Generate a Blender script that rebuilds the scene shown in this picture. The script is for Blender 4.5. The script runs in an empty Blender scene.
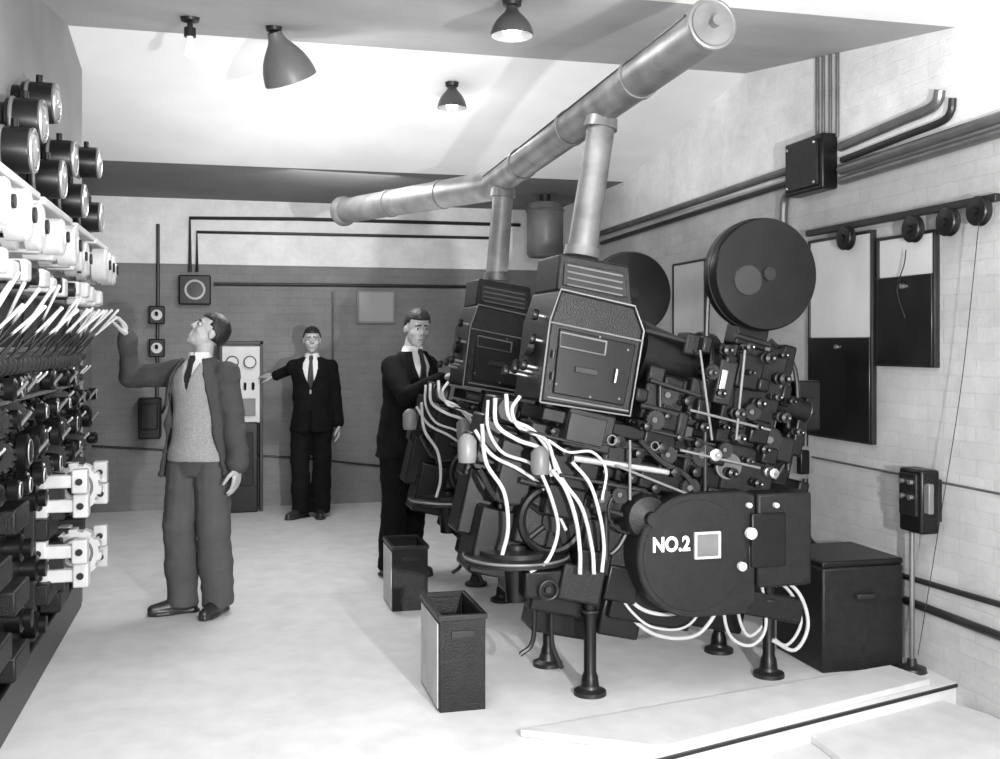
import bpy, bmesh, math, random
from mathutils import Vector as V, Matrix, noise
random.seed(4)
C = bpy.context.scene.collection
F, H, HV = 1050.0, 1.56, 345.0
YAW = math.atan(270/1050.0)
sn, cs = math.sin(YAW), math.cos(YAW)
R = math.radians
def ray(u, v):
    a = (u-500)/F
    return V((sn+cs*a, cs-sn*a, (HV-v)/F))
def atY(u, v, Y):
    r = ray(u, v); d = Y/r.y
    return V((r.x*d, Y, H+r.z*d))
def atX(u, v, X):
    r = ray(u, v); d = X/r.x
    return V((X, r.y*d, H+r.z*d))
def atZ(u, v, Z=0):
    r = ray(u, v); d = (Z-H)/r.z
    return V((r.x*d, r.y*d, Z))

# ------------------------------------------------------------------ materials
def mat(name, val, rough=.5, metal=0., var=.25, scale=6., bump=0., bscale=60., emit=0., spec=None):
    m = bpy.data.materials.new(name); m.use_nodes = True
    n, l = m.node_tree.nodes, m.node_tree.links
    b = n['Principled BSDF']
    b.inputs['Roughness'].default_value = rough
    b.inputs['Metallic'].default_value = metal
    if spec is not None: b.inputs['Specular IOR Level'].default_value = spec
    tc = n.new('ShaderNodeTexCoord')
    nz = n.new('ShaderNodeTexNoise'); nz.inputs['Scale'].default_value = scale; nz.inputs['Detail'].default_value = 5
    l.new(tc.outputs['Object'], nz.inputs['Vector'])
    r = n.new('ShaderNodeValToRGB')
    lo, hi = val*(1-var), min(1, val*(1+var))
    r.color_ramp.elements[0].color = (lo, lo, lo, 1); r.color_ramp.elements[0].position = .3
    r.color_ramp.elements[1].color = (hi, hi, hi, 1); r.color_ramp.elements[1].position = .7
    l.new(nz.outputs['Fac'], r.inputs['Fac']); l.new(r.outputs['Color'], b.inputs['Base Color'])
    if bump:
        n2 = n.new('ShaderNodeTexNoise'); n2.inputs['Scale'].default_value = bscale
        l.new(tc.outputs['Object'], n2.inputs['Vector'])
        bp = n.new('ShaderNodeBump'); bp.inputs['Strength'].default_value = bump; bp.inputs['Distance'].default_value = .01
        l.new(n2.outputs['Fac'], bp.inputs['Height']); l.new(bp.outputs['Normal'], b.inputs['Normal'])
    if emit:
        b.inputs['Emission Color'].default_value = (1, 1, 1, 1); b.inputs['Emission Strength'].default_value = emit
    return m
def brick_mat(name, axis, val, mort, top, split, bump=.2):
    m = bpy.data.materials.new(name); m.use_nodes = True
    n, l = m.node_tree.nodes, m.node_tree.links
    b = n['Principled BSDF']; b.inputs['Roughness'].default_value = .75
    g = n.new('ShaderNodeNewGeometry'); sp = n.new('ShaderNodeSeparateXYZ'); l.new(g.outputs['Position'], sp.inputs[0])
    cb = n.new('ShaderNodeCombineXYZ'); l.new(sp.outputs[axis], cb.inputs[0]); l.new(sp.outputs[2], cb.inputs[1])
    wn = n.new('ShaderNodeTexNoise'); wn.inputs['Scale'].default_value = 9; l.new(g.outputs['Position'], wn.inputs['Vector'])
    ws = n.new('ShaderNodeVectorMath'); ws.operation = 'SCALE'; ws.inputs['Scale'].default_value = .014; l.new(wn.outputs['Color'], ws.inputs[0])
    wa = n.new('ShaderNodeVectorMath'); wa.operation = 'ADD'; l.new(cb.outputs[0], wa.inputs[0]); l.new(ws.outputs[0], wa.inputs[1])
    br = n.new('ShaderNodeTexBrick'); l.new(wa.outputs[0], br.inputs['Vector'])
    br.inputs['Scale'].default_value = 1.0; br.inputs['Brick Width'].default_value = .225; br.inputs['Row Height'].default_value = .075
    br.inputs['Mortar Size'].default_value = .006; br.inputs['Mortar Smooth'].default_value = .8
    br.inputs['Color1'].default_value = (val*.95,)*3+(1,); br.inputs['Color2'].default_value = (val*1.05,)*3+(1,); br.inputs['Mortar'].default_value = (mort,)*3+(1,)
    nz = n.new('ShaderNodeTexNoise'); nz.inputs['Scale'].default_value = 2.2; nz.inputs['Detail'].default_value = 12; nz.inputs['Roughness'].default_value = .78
    l.new(g.outputs['Position'], nz.inputs['Vector'])
    rp = n.new('ShaderNodeValToRGB'); rp.color_ramp.elements[0].color = (.74,)*3+(1,); rp.color_ramp.elements[1].color = (1.1,)*3+(1,)
    rp.color_ramp.elements[0].position = .3; rp.color_ramp.elements[1].position = .7
    l.new(nz.outputs['Fac'], rp.inputs['Fac'])
    gt = n.new('ShaderNodeMath'); gt.operation = 'GREATER_THAN'; gt.inputs[1].default_value = split; l.new(sp.outputs[2], gt.inputs[0])
    mx = n.new('ShaderNodeMix'); mx.data_type = 'RGBA'
    l.new(gt.outputs[0], mx.inputs['Factor']); l.new(br.outputs['Color'], mx.inputs[6]); mx.inputs[7].default_value = (top,)*3+(1,)
    ml = n.new('ShaderNodeMix'); ml.data_type = 'RGBA'; ml.blend_type = 'MULTIPLY'; ml.inputs['Factor'].default_value = 1
    l.new(mx.outputs[2], ml.inputs[6]); l.new(rp.outputs['Color'], ml.inputs[7]); l.new(ml.outputs[2], b.inputs['Base Color'])
    fn = n.new('ShaderNodeTexNoise'); fn.inputs['Scale'].default_value = 55; fn.inputs['Detail'].default_value = 4; l.new(g.outputs['Position'], fn.inputs['Vector'])
    b2 = n.new('ShaderNodeBump'); b2.inputs['Strength'].default_value = bump*1.8; b2.inputs['Distance'].default_value = .006
    l.new(fn.outputs['Fac'], b2.inputs['Height'])
    bp = n.new('ShaderNodeBump'); bp.inputs['Strength'].default_value = bump; bp.inputs['Distance'].default_value = .005; bp.invert = True
    l.new(br.outputs['Fac'], bp.inputs['Height']); l.new(b2.outputs['Normal'], bp.inputs['Normal']); l.new(bp.outputs['Normal'], b.inputs['Normal'])
    return m
M = dict(
 floor=mat('floor_concrete', .6, .75, var=.08, scale=7, bump=.08, bscale=40),
 lowfloor=mat('lower_floor_concrete', .5, .8, var=.08, scale=6),
 wood=mat('painted_timber', .54, .6, var=.08, scale=8),
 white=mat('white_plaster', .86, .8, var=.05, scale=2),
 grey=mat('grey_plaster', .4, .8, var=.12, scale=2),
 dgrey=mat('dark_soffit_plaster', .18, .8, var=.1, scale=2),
 lwall=mat('left_wall_plaster', .26, .8, var=.12, scale=2),
 rwall=brick_mat('right_painted_brick', 1, .46, .43, .88, 2.56, .22),
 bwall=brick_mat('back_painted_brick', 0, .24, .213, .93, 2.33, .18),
 black=mat('black_enamel', .005, .36, var=.4, scale=12, spec=.35),
 crackle=mat('black_crackle_enamel', .008, .45, var=.4, scale=30, bump=.25, bscale=160, spec=.35),
 dark=mat('dark_iron', .025, .4, .4, var=.3),
 panel=mat('grey_enamel_panel', .15, .4, var=.2),
 smoke=mat('smoked_glass', .03, .15, var=.3),
 duct=mat('galvanised_sheet', .18, .45, .5, var=.35, scale=7),
 chrome=mat('polished_steel', .55, .3, .9, var=.15),
 pale=mat('pale_cable_sheath', .5, .5, var=.15),
 ivory=mat('white_porcelain', .6, .35, var=.12),
 glass=mat('dial_glass', .3, .08, var=.3),
 lit=mat('lit_lamp', .9, .4, emit=4),
 bulb=mat('frosted_bulb', .9, .4, emit=.5),
 dullshade=mat('dark_enamel_shade', .05, .35, var=.2),
 midshade=mat('grey_enamel_shade', .15, .4, var=.2),
 conduit=mat('black_conduit', .025, .4, .3),
 gconduit=mat('grey_conduit', .17, .4, .6),
 shutter=mat('black_shutter', .01, .28, var=.6, scale=3),
 lpanel=mat('pale_port_panel', .58, .5, var=.1, scale=3),
 plate=mat('grey_notice_sheet', .38, .6, var=.1, scale=3),
 letter=mat('white_paint', .85, .6, var=.03),
 skin=mat('skin', .42, .55, var=.1, scale=25),
 suit=mat('black_wool_suit', .008, .9, var=.2, scale=20, bump=.2, bscale=200, spec=.12),
 jacket=mat('dark_grey_tweed', .065, .9, var=.08, scale=8, bump=.25, bscale=220, spec=.15),
 trouser=mat('grey_flannel', .085, .9, var=.08, scale=6, bump=.2, bscale=200, spec=.15),
 knit=mat('grey_knit', .33, .95, var=.2, scale=120, bump=.5, bscale=250),
 shirt=mat('white_cotton', .72, .8, var=.05),
 tie=mat('dark_tie', .02, .6), hair=mat('dark_hair', .012, .5, bump=.4, bscale=120, var=.5, scale=40),
 leather=mat('dark_leather', .025, .35), lip=mat('lip', .16, .5), iris=mat('iris', .01, .2),
)
# ------------------------------------------------------------------ mesh helper
WM = {}
def wm(o): return WM.get(o.name, Matrix.Identity(4)) if o else Matrix.Identity(4)
def aim(p0, p1):
    d = (V(p1)-V(p0)); z = d.normalized()
    return z.to_track_quat('Z', 'Y').to_matrix().to_4x4()
def crom(pts, n=7):
    pts = [V(p) for p in pts]
    if len(pts) < 3: return pts
    P = [pts[0]*2-pts[1]]+pts+[pts[-1]*2-pts[-2]]; out = []
    for i in range(1, len(P)-2):
        for k in range(n):
            t = k/n; a, b, c, d = P[i-1], P[i], P[i+1], P[i+2]
            out.append(.5*((2*b)+(c-a)*t+(2*a-5*b+4*c-d)*t*t+(3*b-a-3*c+d)*t**3))
    out.append(pts[-1]); return out
class MB:
    def __init__(s): s.bm = bmesh.new()
    def box(s, c, size, rot=None):
        m = Matrix.Translation(V(c)) @ (rot if rot else Matrix.Identity(4)) @ Matrix.Diagonal((size[0], size[1], size[2], 1))
        bmesh.ops.create_cube(s.bm, size=1, matrix=m); return s
    def cyl(s, p0, p1, r0, r1=None, seg=20):
        p0, p1 = V(p0), V(p1)
        m = Matrix.Translation((p0+p1)/2) @ aim(p0, p1)
        bmesh.ops.create_cone(s.bm, cap_ends=True, segments=seg, radius1=r0, radius2=r0 if r1 is None else r1, depth=(p1-p0).length, matrix=m); return s
    def sph(s, c, r, rot=None, u=16, v=10):
        if not hasattr(r, '__len__'): r = (r, r, r)
        m = Matrix.Translation(V(c)) @ (rot if rot else Matrix.Identity(4)) @ Matrix.Diagonal((r[0], r[1], r[2], 1))
        bmesh.ops.create_uvsphere(s.bm, u_segments=u, v_segments=v, radius=1, matrix=m); return s
    def cap(s, p0, p1, r0, r1=None, seg=14):
        r1 = r0 if r1 is None else r1
        s.cyl(p0, p1, r0, r1, seg); s.sph(p0, r0, u=seg, v=8); s.sph(p1, r1, u=seg, v=8); return s
    def loft(s, rings, close=False):
        vs = [[s.bm.verts.new(p) for p in r] for r in rings]
        k = len(vs[0]); n = len(vs)
        for i in range(n if close else n-1):
            a, b = vs[i], vs[(i+1) % n]
            for j in range(k):
                s.bm.faces.new((a[j], a[(j+1) % k], b[(j+1) % k], b[j]))
        if not close:
            s.bm.faces.new(list(reversed(vs[0]))); s.bm.faces.new(vs[-1])
        return s
    def tube(s, pts, r, seg=8, smooth=True):
        P = crom(pts) if smooth else [V(p) for p in pts]
        rings = []; nrm = None
        for i, p in enumerate(P):
            t = (P[min(i+1, len(P)-1)]-P[max(i-1, 0)]).normalized()
            if nrm is None:
                nrm = t.orthogonal().normalized()
            nrm = (nrm-t*nrm.dot(t)).normalized(); bn = t.cross(nrm)
            rr = r(i/(len(P)-1)) if callable(r) else r
            rings.append([p+(nrm*math.cos(a)+bn*math.sin(a))*rr for a in [2*math.pi*k/seg for k in range(seg)]])
        return s.loft(rings)
    def lathe(s, prof, base, axis, seg=28):
        q = V(axis).normalized().to_track_quat('Z', 'Y').to_matrix(); base = V(base)
        return s.loft([[base+q @ V((max(r, .0005)*math.cos(a), max(r, .0005)*math.sin(a), h)) for a in [2*math.pi*k/seg for k in range(seg)]] for r, h in prof])
    def prism(s, pts, vec):
        pts = [V(p) for p in pts]; vec = V(vec)
        return s.loft([pts, [p+vec for p in pts]])
    def torus(s, c, axis, Rr, r, seg=28, k=8):
        q = V(axis).normalized().to_track_quat('Z', 'Y').to_matrix(); rings = []
        for i in range(seg):
            a = 2*math.pi*i/seg
            rings.append([V(c)+q @ V(((Rr+r*math.cos(b))*math.cos(a), (Rr+r*math.cos(b))*math.sin(a), r*math.sin(b))) for b in [2*math.pi*j/k for j in range(k)]])
        return s.loft(rings, True)
    def cog(s, c, axis, ri, r0, r1, th, n, duty=.5, phase=0.):
        """toothed ring of rectangular section with square teeth"""
        q = V(axis).normalized().to_track_quat('Z', 'Y').to_matrix(); rings = []
        for i in range(n):
            for fr, ro in ((0., r0), (.001, r1), (duty/2, r1), (duty, r1), (duty+.001, r0), ((1+duty)/2, r0)):
                a = 2*math.pi*(i+fr+phase)/n
                e = V((math.cos(a), math.sin(a), 0)); z = V((0, 0, th/2))
                rings.append([V(c)+q @ (e*ri-z), V(c)+q @ (e*ro-z), V(c)+q @ (e*ro+z), V(c)+q @ (e*ri+z)])
        return s.loft(rings, True)
    def build(s, name, m, parent=None, bevel=0., label=None, cat=None, group=None, kind=None, ang=35):
        bmesh.ops.recalc_face_normals(s.bm, faces=s.bm.faces)
        me = bpy.data.meshes.new(name)
        if parent:
            s.bm.transform(wm(parent).inverted()); loc = V((0, 0, 0))
        else:
            co = [v.co for v in s.bm.verts]
            lo = V((min(p[i] for p in co) for i in range(3))); hi = V((max(p[i] for p in co) for i in range(3)))
            loc = V(((lo.x+hi.x)/2, (lo.y+hi.y)/2, lo.z)); s.bm.transform(Matrix.Translation(-loc))
        s.bm.to_mesh(me); s.bm.free()
        return link(name, me, m, parent, loc, bevel, label, cat, group, kind, ang)
def link(name, me, m, parent=None, loc=(0, 0, 0), bevel=0., label=None, cat=None, group=None, kind=None, ang=35):
    for p in me.polygons: p.use_smooth = True
    me.set_sharp_from_angle(angle=R(ang))
    me.materials.clear(); me.materials.append(m if not isinstance(m, str) else M[m])
    o = bpy.data.objects.new(name, me); C.objects.link(o); o.location = loc
    if parent: o.parent = parent; WM[o.name] = wm(parent)
    if bevel:
        b = o.modifiers.new('Bevel', 'BEVEL'); b.width = bevel; b.segments = 2; b.limit_method = 'ANGLE'; b.angle_limit = R(40)
    if label: o['label'] = label
    if cat: o['category'] = cat
    if group: o['group'] = group
    if kind: o['kind'] = kind
    return o
def thing(name, label, cat, loc, group=None, rotz=0.):
    o = bpy.data.objects.new(name, None); C.objects.link(o); o.location = loc; o.rotation_euler = (0, 0, rotz)
    WM[o.name] = Matrix.Translation(V(loc)) @ Matrix.Rotation(rotz, 4, 'Z')
    o['label'] = label; o['category'] = cat
    if group: o['group'] = group
    o.empty_display_size = .1
    return o
def copy_tree(o, parent=None, skip=()):
    c = o.copy(); C.objects.link(c)
    if parent: c.parent = parent
    for ch in list(o.children):
        if ch.name.split('.')[0] in skip: continue
        copy_tree(ch, c, skip)
    return c
XR, YB = 3.25, 10.4
# ------------------------------------------------------------------ setting
STEP = .1
P1 = atZ(650, 759); P2 = atZ(938, 687); dd = (P2-P1).normalized(); P3 = P2+dd*((XR+.05-P2.x)/dd.x)
MB().prism([(-1.4, -1, 0), (1.42, -1, 0), (1.42, P1.y-.05, 0), P1, P3, (XR+.05, YB+.05, 0), (-1.4, YB+.05, 0)], (0, 0, -.2)).build('floor', 'floor', kind='structure')
MB().box((2.35, 1.7, -STEP-.05), (2.0, 5.6, .1)).build('floor', 'lowfloor', kind='structure')
nrm = V((dd.y, -dd.x, 0))*.012
MB().prism([P1+nrm*.05+V((0, 0, -.004)), P3+nrm*.05+V((0, 0, -.004)), P3+nrm+V((0, 0, -.004)), P1+nrm+V((0, 0, -.004))], (0, 0, -.014)).build('shadow_line_1', 'dark', kind='structure')  # dark strip standing in for the shadow line under the floor edge
MB().box((XR+.05, 4.75, 1.5), (.1, 11.5, 4.2)).build('wall_right', 'rwall', kind='structure')
MB().box((1., YB+.05, 1.5), (4.8, .1, 3.2)).build('wall_back', 'bwall', kind='structure')
MB().box((-1.17, 2.85, 1.1), (.38, 7.7, 2.5)).box((-1.12, 2.9, 2.9), (.5, 7.8, 1.2)).box((-1.12, 6.78, 1.2), (.5, .12, 2.4)).box((-1.3, 8.6, 1.7), (.1, 3.6, 3.5)).build('wall_left', 'lwall', kind='structure')
def slab(y0, z0, y1, z1, m):
    MB().prism([(-1.3, y0, z0), (XR, y0, z0), (XR, y1, z1), (-1.3, y1, z1)], (0, 0, .08)).build('ceiling', m, kind='structure')
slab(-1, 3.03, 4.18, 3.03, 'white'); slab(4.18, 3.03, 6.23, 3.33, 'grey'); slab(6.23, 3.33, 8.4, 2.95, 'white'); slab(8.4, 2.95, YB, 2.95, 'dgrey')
def zc(y): return 3.03 if y < 4.18 else (3.03+(y-4.18)*.1463 if y < 6.23 else (3.33-(y-6.23)*.1751 if y < 8.4 else 2.95))
MB().prism([atZ(520, 737), atZ(890, 671), P2+V((-.02, .03, 0)), atZ(664, 754)], (0, 0, .03)).build('nosing_board', 'wood', None, .004, 'pale flat board along the floor edge above the steps', 'board')
MB().prism([atZ(790, 727, -STEP), atZ(930, 704, -STEP), V((XR-.01, 3.95, -STEP)), V((XR-.01, 3.0, -STEP)), V((2.3, 3.0, -STEP))], (0, 0, .035)).build('step_tread', 'wood', None, .006, 'lower pale step board in the corner against the brick wall', 'step')

# ------------------------------------------------------------------ right wall fittings
def port(name, u0, u1, Z0, Z1, zs):
    y0, y1 = atX(u0, 345, XR).y, atX(u1, 345, XR).y
    ya, yb = min(y0, y1), max(y0, y1); ym = (ya+yb)/2; w = yb-ya
    t = thing(name, 'viewing port', 'window', (XR, ym, Z0)); t['kind'] = 'structure'; del t['label']; del t['category']
    MB().box((XR-.012, ym, (zs+Z1)/2), (.02, w-.02, Z1-zs)).build('upper_panel', 'lpanel', t, .003)
    MB().box((XR-.018, ym, (zs+Z0)/2), (.032, w-.02, zs-Z0)).build('shutter', 'shutter', t, .004)
    fr = MB()
    for y in (ya, yb): fr.box((XR-.015, y, (Z0+Z1)/2), (.03, .016, Z1-Z0+.015))
    fr.box((XR-.015, ym, Z0), (.03, w, .016)); fr.box((XR-.015, ym, Z1), (.03, w, .016)); fr.build('frame', 'dark', t, .003)
    MB().cyl((XR-.05, ya+w*.5, zs-.05), (XR-.03, ya+w*.5, zs-.05), .012).build('knob', 'chrome', t)
port('window_1', 813, 876, 1.05, 2.15, 1.6)
port('window_2', 882, 939, 1.46, 2.10, 1.90)
port('window_3', 676, 708, 1.50, 2.16, 1.62)
t = thing('pulley_rail', 'dark wall rail with four round pulleys above the two viewing ports', 'pulley rail', (XR, 4.6, 2.13))
ya, yb = atX(1004, 205, XR).y, atX(812, 245, XR).y
MB().box((XR-.03, (ya+yb)/2, 2.2), (.03, yb-ya, .035)).build('bar', 'dark', t, .004)
for (u, v) in ((846, 238), (913, 229), (948, 222), (979, 211)):
    p = atX(u, v, XR-.06)
    pl = MB().lathe([(.0, -.02), (.062, -.02), (.066, -.014), (.05, 0), (.066, .014), (.062, .02), (.02, .024), (.02, .035), (0, .035)], p, (-1, 0, 0)).build('pulley', 'black', t)
    MB().cyl(p, p+V((.05, 0, 0)), .012).build('axle', 'chrome', pl)
p = atX(979, 222, XR-.11)
MB().tube([p, atX(962, 380, XR-.11), atX(940, 520, XR-.13), atX(918, 655, XR-.13)], .002, 6).build('cord', 'conduit', None, 0, 'thin cord slanting down the brick wall from the last pulley', 'cord')
p = atX(906, 250, XR-.05)
MB().tube([p, atX(904, 265, XR-.05), atX(897, 290, XR-.045), atX(905, 318, XR-.05)], .003, 6).build('cord', 'conduit', None, 0, 'short loop of cord hanging over the small viewing port', 'cord')
def run(label, pts, r, m='conduit', name='conduit', smooth=False, group=None):
    q = []
    for p in pts:
        p = V(p)
        if p.x > XR-.05: p.x = XR-r+.002
        elif p.y > YB-.05: p.y = YB-r-.0005
        q.append(p)
    return MB().tube(q, r, 10, smooth).build(name, m, None, 0, label, 'pipe', group)
Xc = XR-.03
run('long dark conduit along the right wall from the junction box to the far corner', [atX(797, 167, Xc), atX(700, 200, Xc), atX(592, 236, Xc)], .024, 'gconduit')
run('thinner conduit just under the long one on the right wall', [atX(797, 180, Xc), atX(700, 211, Xc), atX(600, 243, Xc)], .018, 'conduit')
run('topmost conduit right of the junction box, ending in an upturned bend', [atX(840, 147, Xc), atX(900, 121, Xc), atX(926, 110, Xc), atX(936, 102, Xc), atX(939, 90, Xc)], .026, 'gconduit', smooth=True)
run('second conduit from the top right of the junction box, bent up beside the first', [atX(840, 160, Xc), atX(905, 135, Xc), atX(938, 122, Xc), atX(948, 112, Xc), atX(950, 98, Xc)], .018, 'conduit', smooth=True)
run('upper of two conduits running right from the junction box to the frame edge', [atX(840, 170, Xc), atX(1010, 114, Xc)], .027, 'gconduit')
run('lowest conduit running right from the junction box to the frame edge', [atX(840, 181, Xc), atX(1010, 129, Xc)], .022, 'gconduit')
run('short conduit curling down from the junction box beside the large magazine', [atX(796, 189, Xc), atX(789, 193, Xc), atX(783, 203, Xc), atX(782, 245, Xc)], .024, 'gconduit', smooth=True)
for k, u in enumerate((814, 820, 827, 834)):
    p = atX(u, 137, Xc)
    run('thin vertical conduit from the junction box up to the ceiling', [p, (Xc, p.y, zc(p.y)-.002)], .011, 'gconduit', group='thin conduits above the junction box')
y0, y1 = atX(800, 160, XR).y, atX(838, 160, XR).y
t = thing('junction_box', 'black junction box high on the right wall where conduits meet', 'junction box', (XR, (y0+y1)/2, 2.3))
zt = atX(818, 140, XR).z; zb = atX(818, 194, XR).z
MB().box((XR-.05, (y0+y1)/2, (zt+zb)/2), (.1, y0-y1, zt-zb)).build('body', 'black', t, .01)
MB().box((XR-.105, (y0+y1)/2, (zt+zb)/2), (.02, (y0-y1)*.85, (zt-zb)*.85)).build('lid', 'crackle', t, .006)
for a in (-1, 1):
    for e in (-1, 1): MB().sph((XR-.116, (y0+y1)/2+a*(y0-y1)*.36, (zt+zb)/2+e*(zt-zb)*.36), .009).build('screw', 'chrome', t)
Xl = XR-.02
run('upper of two dark pipes low on the right wall', [atX(840, 557, Xl), atX(895, 574, Xl), atX(1010, 608, Xl)], .014)
run('lower of two dark pipes low on the right wall', [atX(905, 600, Xl), atX(1010, 640, Xl)], .02)
run('thin grey wire line across the right wall at bench height', [atX(812, 457, XR-.008), atX(1010, 496, XR-.008)], .006, 'gconduit')
run('vertical conduit dropping down the right wall below the tall port', [atX(803, 425, Xc), atX(803, 446, Xc)], .016)
MB().box(atX(803, 462, Xc), (.06, .05, .14)).build('conduit_coupling', 'black', None, .008, 'small black coupling on the vertical conduit under the tall port', 'coupling')
run('lower conduit bending to the wall foot under the black coupling', [atX(803, 479, Xc), atX(803, 500, Xc), atX(804, 530, Xc), atX(812, 545, Xc), atX(834, 556, Xc)], .016, smooth=True)
p = atX(919, 500, XR-.09)
t = thing('starter_box', 'black switch box on the right wall with a conduit to the floor', 'switch box', (XR, p.y, p.z-.15))
MB().box(p, (.1, .17, .3)).build('case', 'black', t, .012)
MB().box(p+V((.07, 0, 0)), (.04, .1, .2)).build('wall_bracket', 'dark', t, .004)
MB().box(p+V((-.055, 0, .03)), (.02, .13, .2)).build('cover', 'crackle', t, .006)
for dz in (.09, 0.02):
    for dy in (-.035, .035): MB().cyl(p+V((-.06, dy, dz)), p+V((-.082, dy, dz)), .012).build('button', 'chrome', t)
q = atX(912, 530, XR-.09)
MB().cyl(q, (q.x, q.y, .03), .012).build('conduit', 'gconduit', t)
MB().lathe([(0, 0), (.07, 0), (.065, .02), (.025, .03), (.02, .06), (0, .06)], (q.x, q.y, 0), (0, 0, 1)).build('foot', 'dark', t)
MB().box(p+V((-.02, -.1, .02)), (.03, .04, .14)).build('side_plate', 'panel', t, .006)
t = thing('equipment_case', 'large black floor box against the right wall behind the step', 'box', (2.94, 4.66, 0))
MB().box((2.94, 4.66, .25), (.44, .44, .5)).build('body', 'crackle', t, .012)
MB().box((2.94, 4.66, .515), (.44, .44, .03)).build('lid', 'black', t, .008)
MB().box((2.94, 4.425, .36), (.1, .03, .025)).build('handle', 'dark', t, .006)

# ------------------------------------------------------------------ ducts
t = thing('exhaust_duct', 'long round sheet metal exhaust duct with two flues to the lamphouses', 'duct', (1.58, 5.2, 2.5))
A = atY(712, 24, 3.45); Cc = V((1.62, 6.5, 2.575)); D = atY(345, 211, 8.1)
mainr = .086; br_ = .095
MB().cyl(A, Cc, mainr, mainr, 32).build('main_pipe', 'duct', t)
MB().sph(Cc, br_, u=24, v=16).cyl(Cc, D, br_, br_, 32).build('branch_pipe', 'duct', t)
ad = (Cc-A).normalized(); bd = (D-Cc).normalized()
MB().torus(A, ad, mainr, .01).build('end_ring', 'duct', t)
MB().lathe([(.0, 0), (.079, 0), (.079, .012), (.02, .016), (.02, .05), (0, .05)], A+ad*.002, -ad).build('end_cap', 'duct', t)
MB().lathe([(br_, 0), (br_+.02, .04), (br_+.02, .06), (0, .06)], D-bd*.03, bd).build('bell_end', 'duct', t)
for f_ in (.22, .5, .78):
    q = A.lerp(Cc, f_); MB().cyl(q-ad*.02, q+ad*.02, mainr+.006, None, 32).build('joint_band', 'duct', t)
for f_ in (.3, .65):
    q = Cc.lerp(D, f_); MB().cyl(q-bd*.02, q+bd*.02, br_+.006, None, 32).build('joint_band', 'duct', t)
MB().tube([A.lerp(Cc, .02)+V((-.075, 0, .045)), A.lerp(Cc, .98)+V((-.075, 0, .045))], .005, 6).build('seam', 'dark', t)
SH = V((.05, 1.75, 0))
f1b = atY(581, 256, 4.5); f1t = A.lerp(Cc, (4.52-A.y)/(Cc.y-A.y))
f2b = f1b+SH; f2t = A.lerp(Cc, (6.22-A.y)/(Cc.y-A.y))
for (a, b_) in ((f1b, f1t), (f2b, f2t)):
    fl = MB().cyl(a, b_-V((0, 0, .02)), .068, .062, 28).build('flue_pipe', 'duct', t)
    dv = (b_-a).normalized(); e = b_-dv*.12
    MB().cyl(e, e+dv*.05, .078, .072, 28).build('collar', 'duct', fl)
    MB().cyl(a-dv*.005, a+dv*.04, .082, .078, 28).build('collar', 'duct', fl)
p = atY(545, 228, 9.3)
t = thing('vent_drum', 'grey metal drum hanging below the soffit in the far corner', 'vent', (p.x, p.y, 2.36))
MB().lathe([(0, 0), (.15, 0), (.17, .03), (.17, .48), (.16, .5), (0, .5)], (p.x, p.y, 2.37), (0, 0, 1)).build('drum', 'midshade', t)
MB().torus((p.x, p.y, 2.80), (0, 0, 1), .172, .01).build('band', 'duct', t)
MB().cyl((p.x, p.y, 2.86), (p.x, p.y, 2.949), .05).build('hanger', 'dark', t)

# ------------------------------------------------------------------ ceiling lamps
LAMPS = []
def shade_lamp(label, x, y, drop, rad, hgt, m='dullshade', ax=(0, 0, -1), power=30):
    z = zc(y)
    t = thing('ceiling_lamp', label, 'lamp', (x, y, z-drop-hgt), 'shaded lamps under the ceiling')
    ax = V(ax).normalized(); top = V((x, y, z-drop))
    MB().lathe([(0, 0), (.045, 0), (.04, .025), (.012, .03), (.012, drop+.01), (0, drop+.01)], (x, y, z-.001), (0, 0, -1)).build('stem', 'dark', t)
    out = [(.26, 0), (.29, .1), (.36, .2), (.5, .3), (.66, .42), (.8, .56), (.91, .72), (.98, .88), (1., 1.)]
    MB().lathe([(0, 0)]+[(rad*a, hgt*b) for a, b in out]+[(rad*a-.006, hgt*b) for a, b in reversed(out[4:])]+[(0, hgt*.44)], top, ax).build('lamp_shade', m, t)
    MB().sph(top+ax*(hgt*.78), min(.045, rad*.45)).build('bulb', 'lit', t)
    LAMPS.append((top+ax*(hgt+.05), power))
p = atY(274, 26, 5.7); shade_lamp('grey dome shaped lamp tilted to one side, largest shade on the ceiling', p.x, 5.7, .03, .145, .26, 'midshade', (.42, .42, -1), 9)
p = atY(512, 0, 4.42); shade_lamp('small dark shaded lamp with bright underside at the top of the view', p.x, 4.42, .03, .095, .13, 'dullshade', (0, 0, -1), 8)
p = atY(452, 83, 6.65); shade_lamp('small dark shaded lamp on the white sloping ceiling left of the duct', p.x, 6.65, .02, .095, .145, 'dullshade', (0, 0, -1), 6)
p = atY(190, 18, 5.6); z = zc(5.6)
t = thing('pendant_bulb', 'bare bulb in a dark holder near the left ceiling corner', 'lamp', (p.x, 5.6, z-.25))
MB().lathe([(0, 0), (.05, 0), (.045, .02), (.014, .03), (.014, .05), (.03, .055), (.03, .1), (0, .1)], (p.x, 5.6, z-.001), (0, 0, -1)).build('holder', 'dark', t)
MB().lathe([(0, 0), (.016, 0), (.018, .03), (.03, .07), (.027, .095), (.012, .11), (0, .112)], (p.x, 5.6, z-.1), (0, 0, -1)).build('bulb', 'bulb', t)

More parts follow.
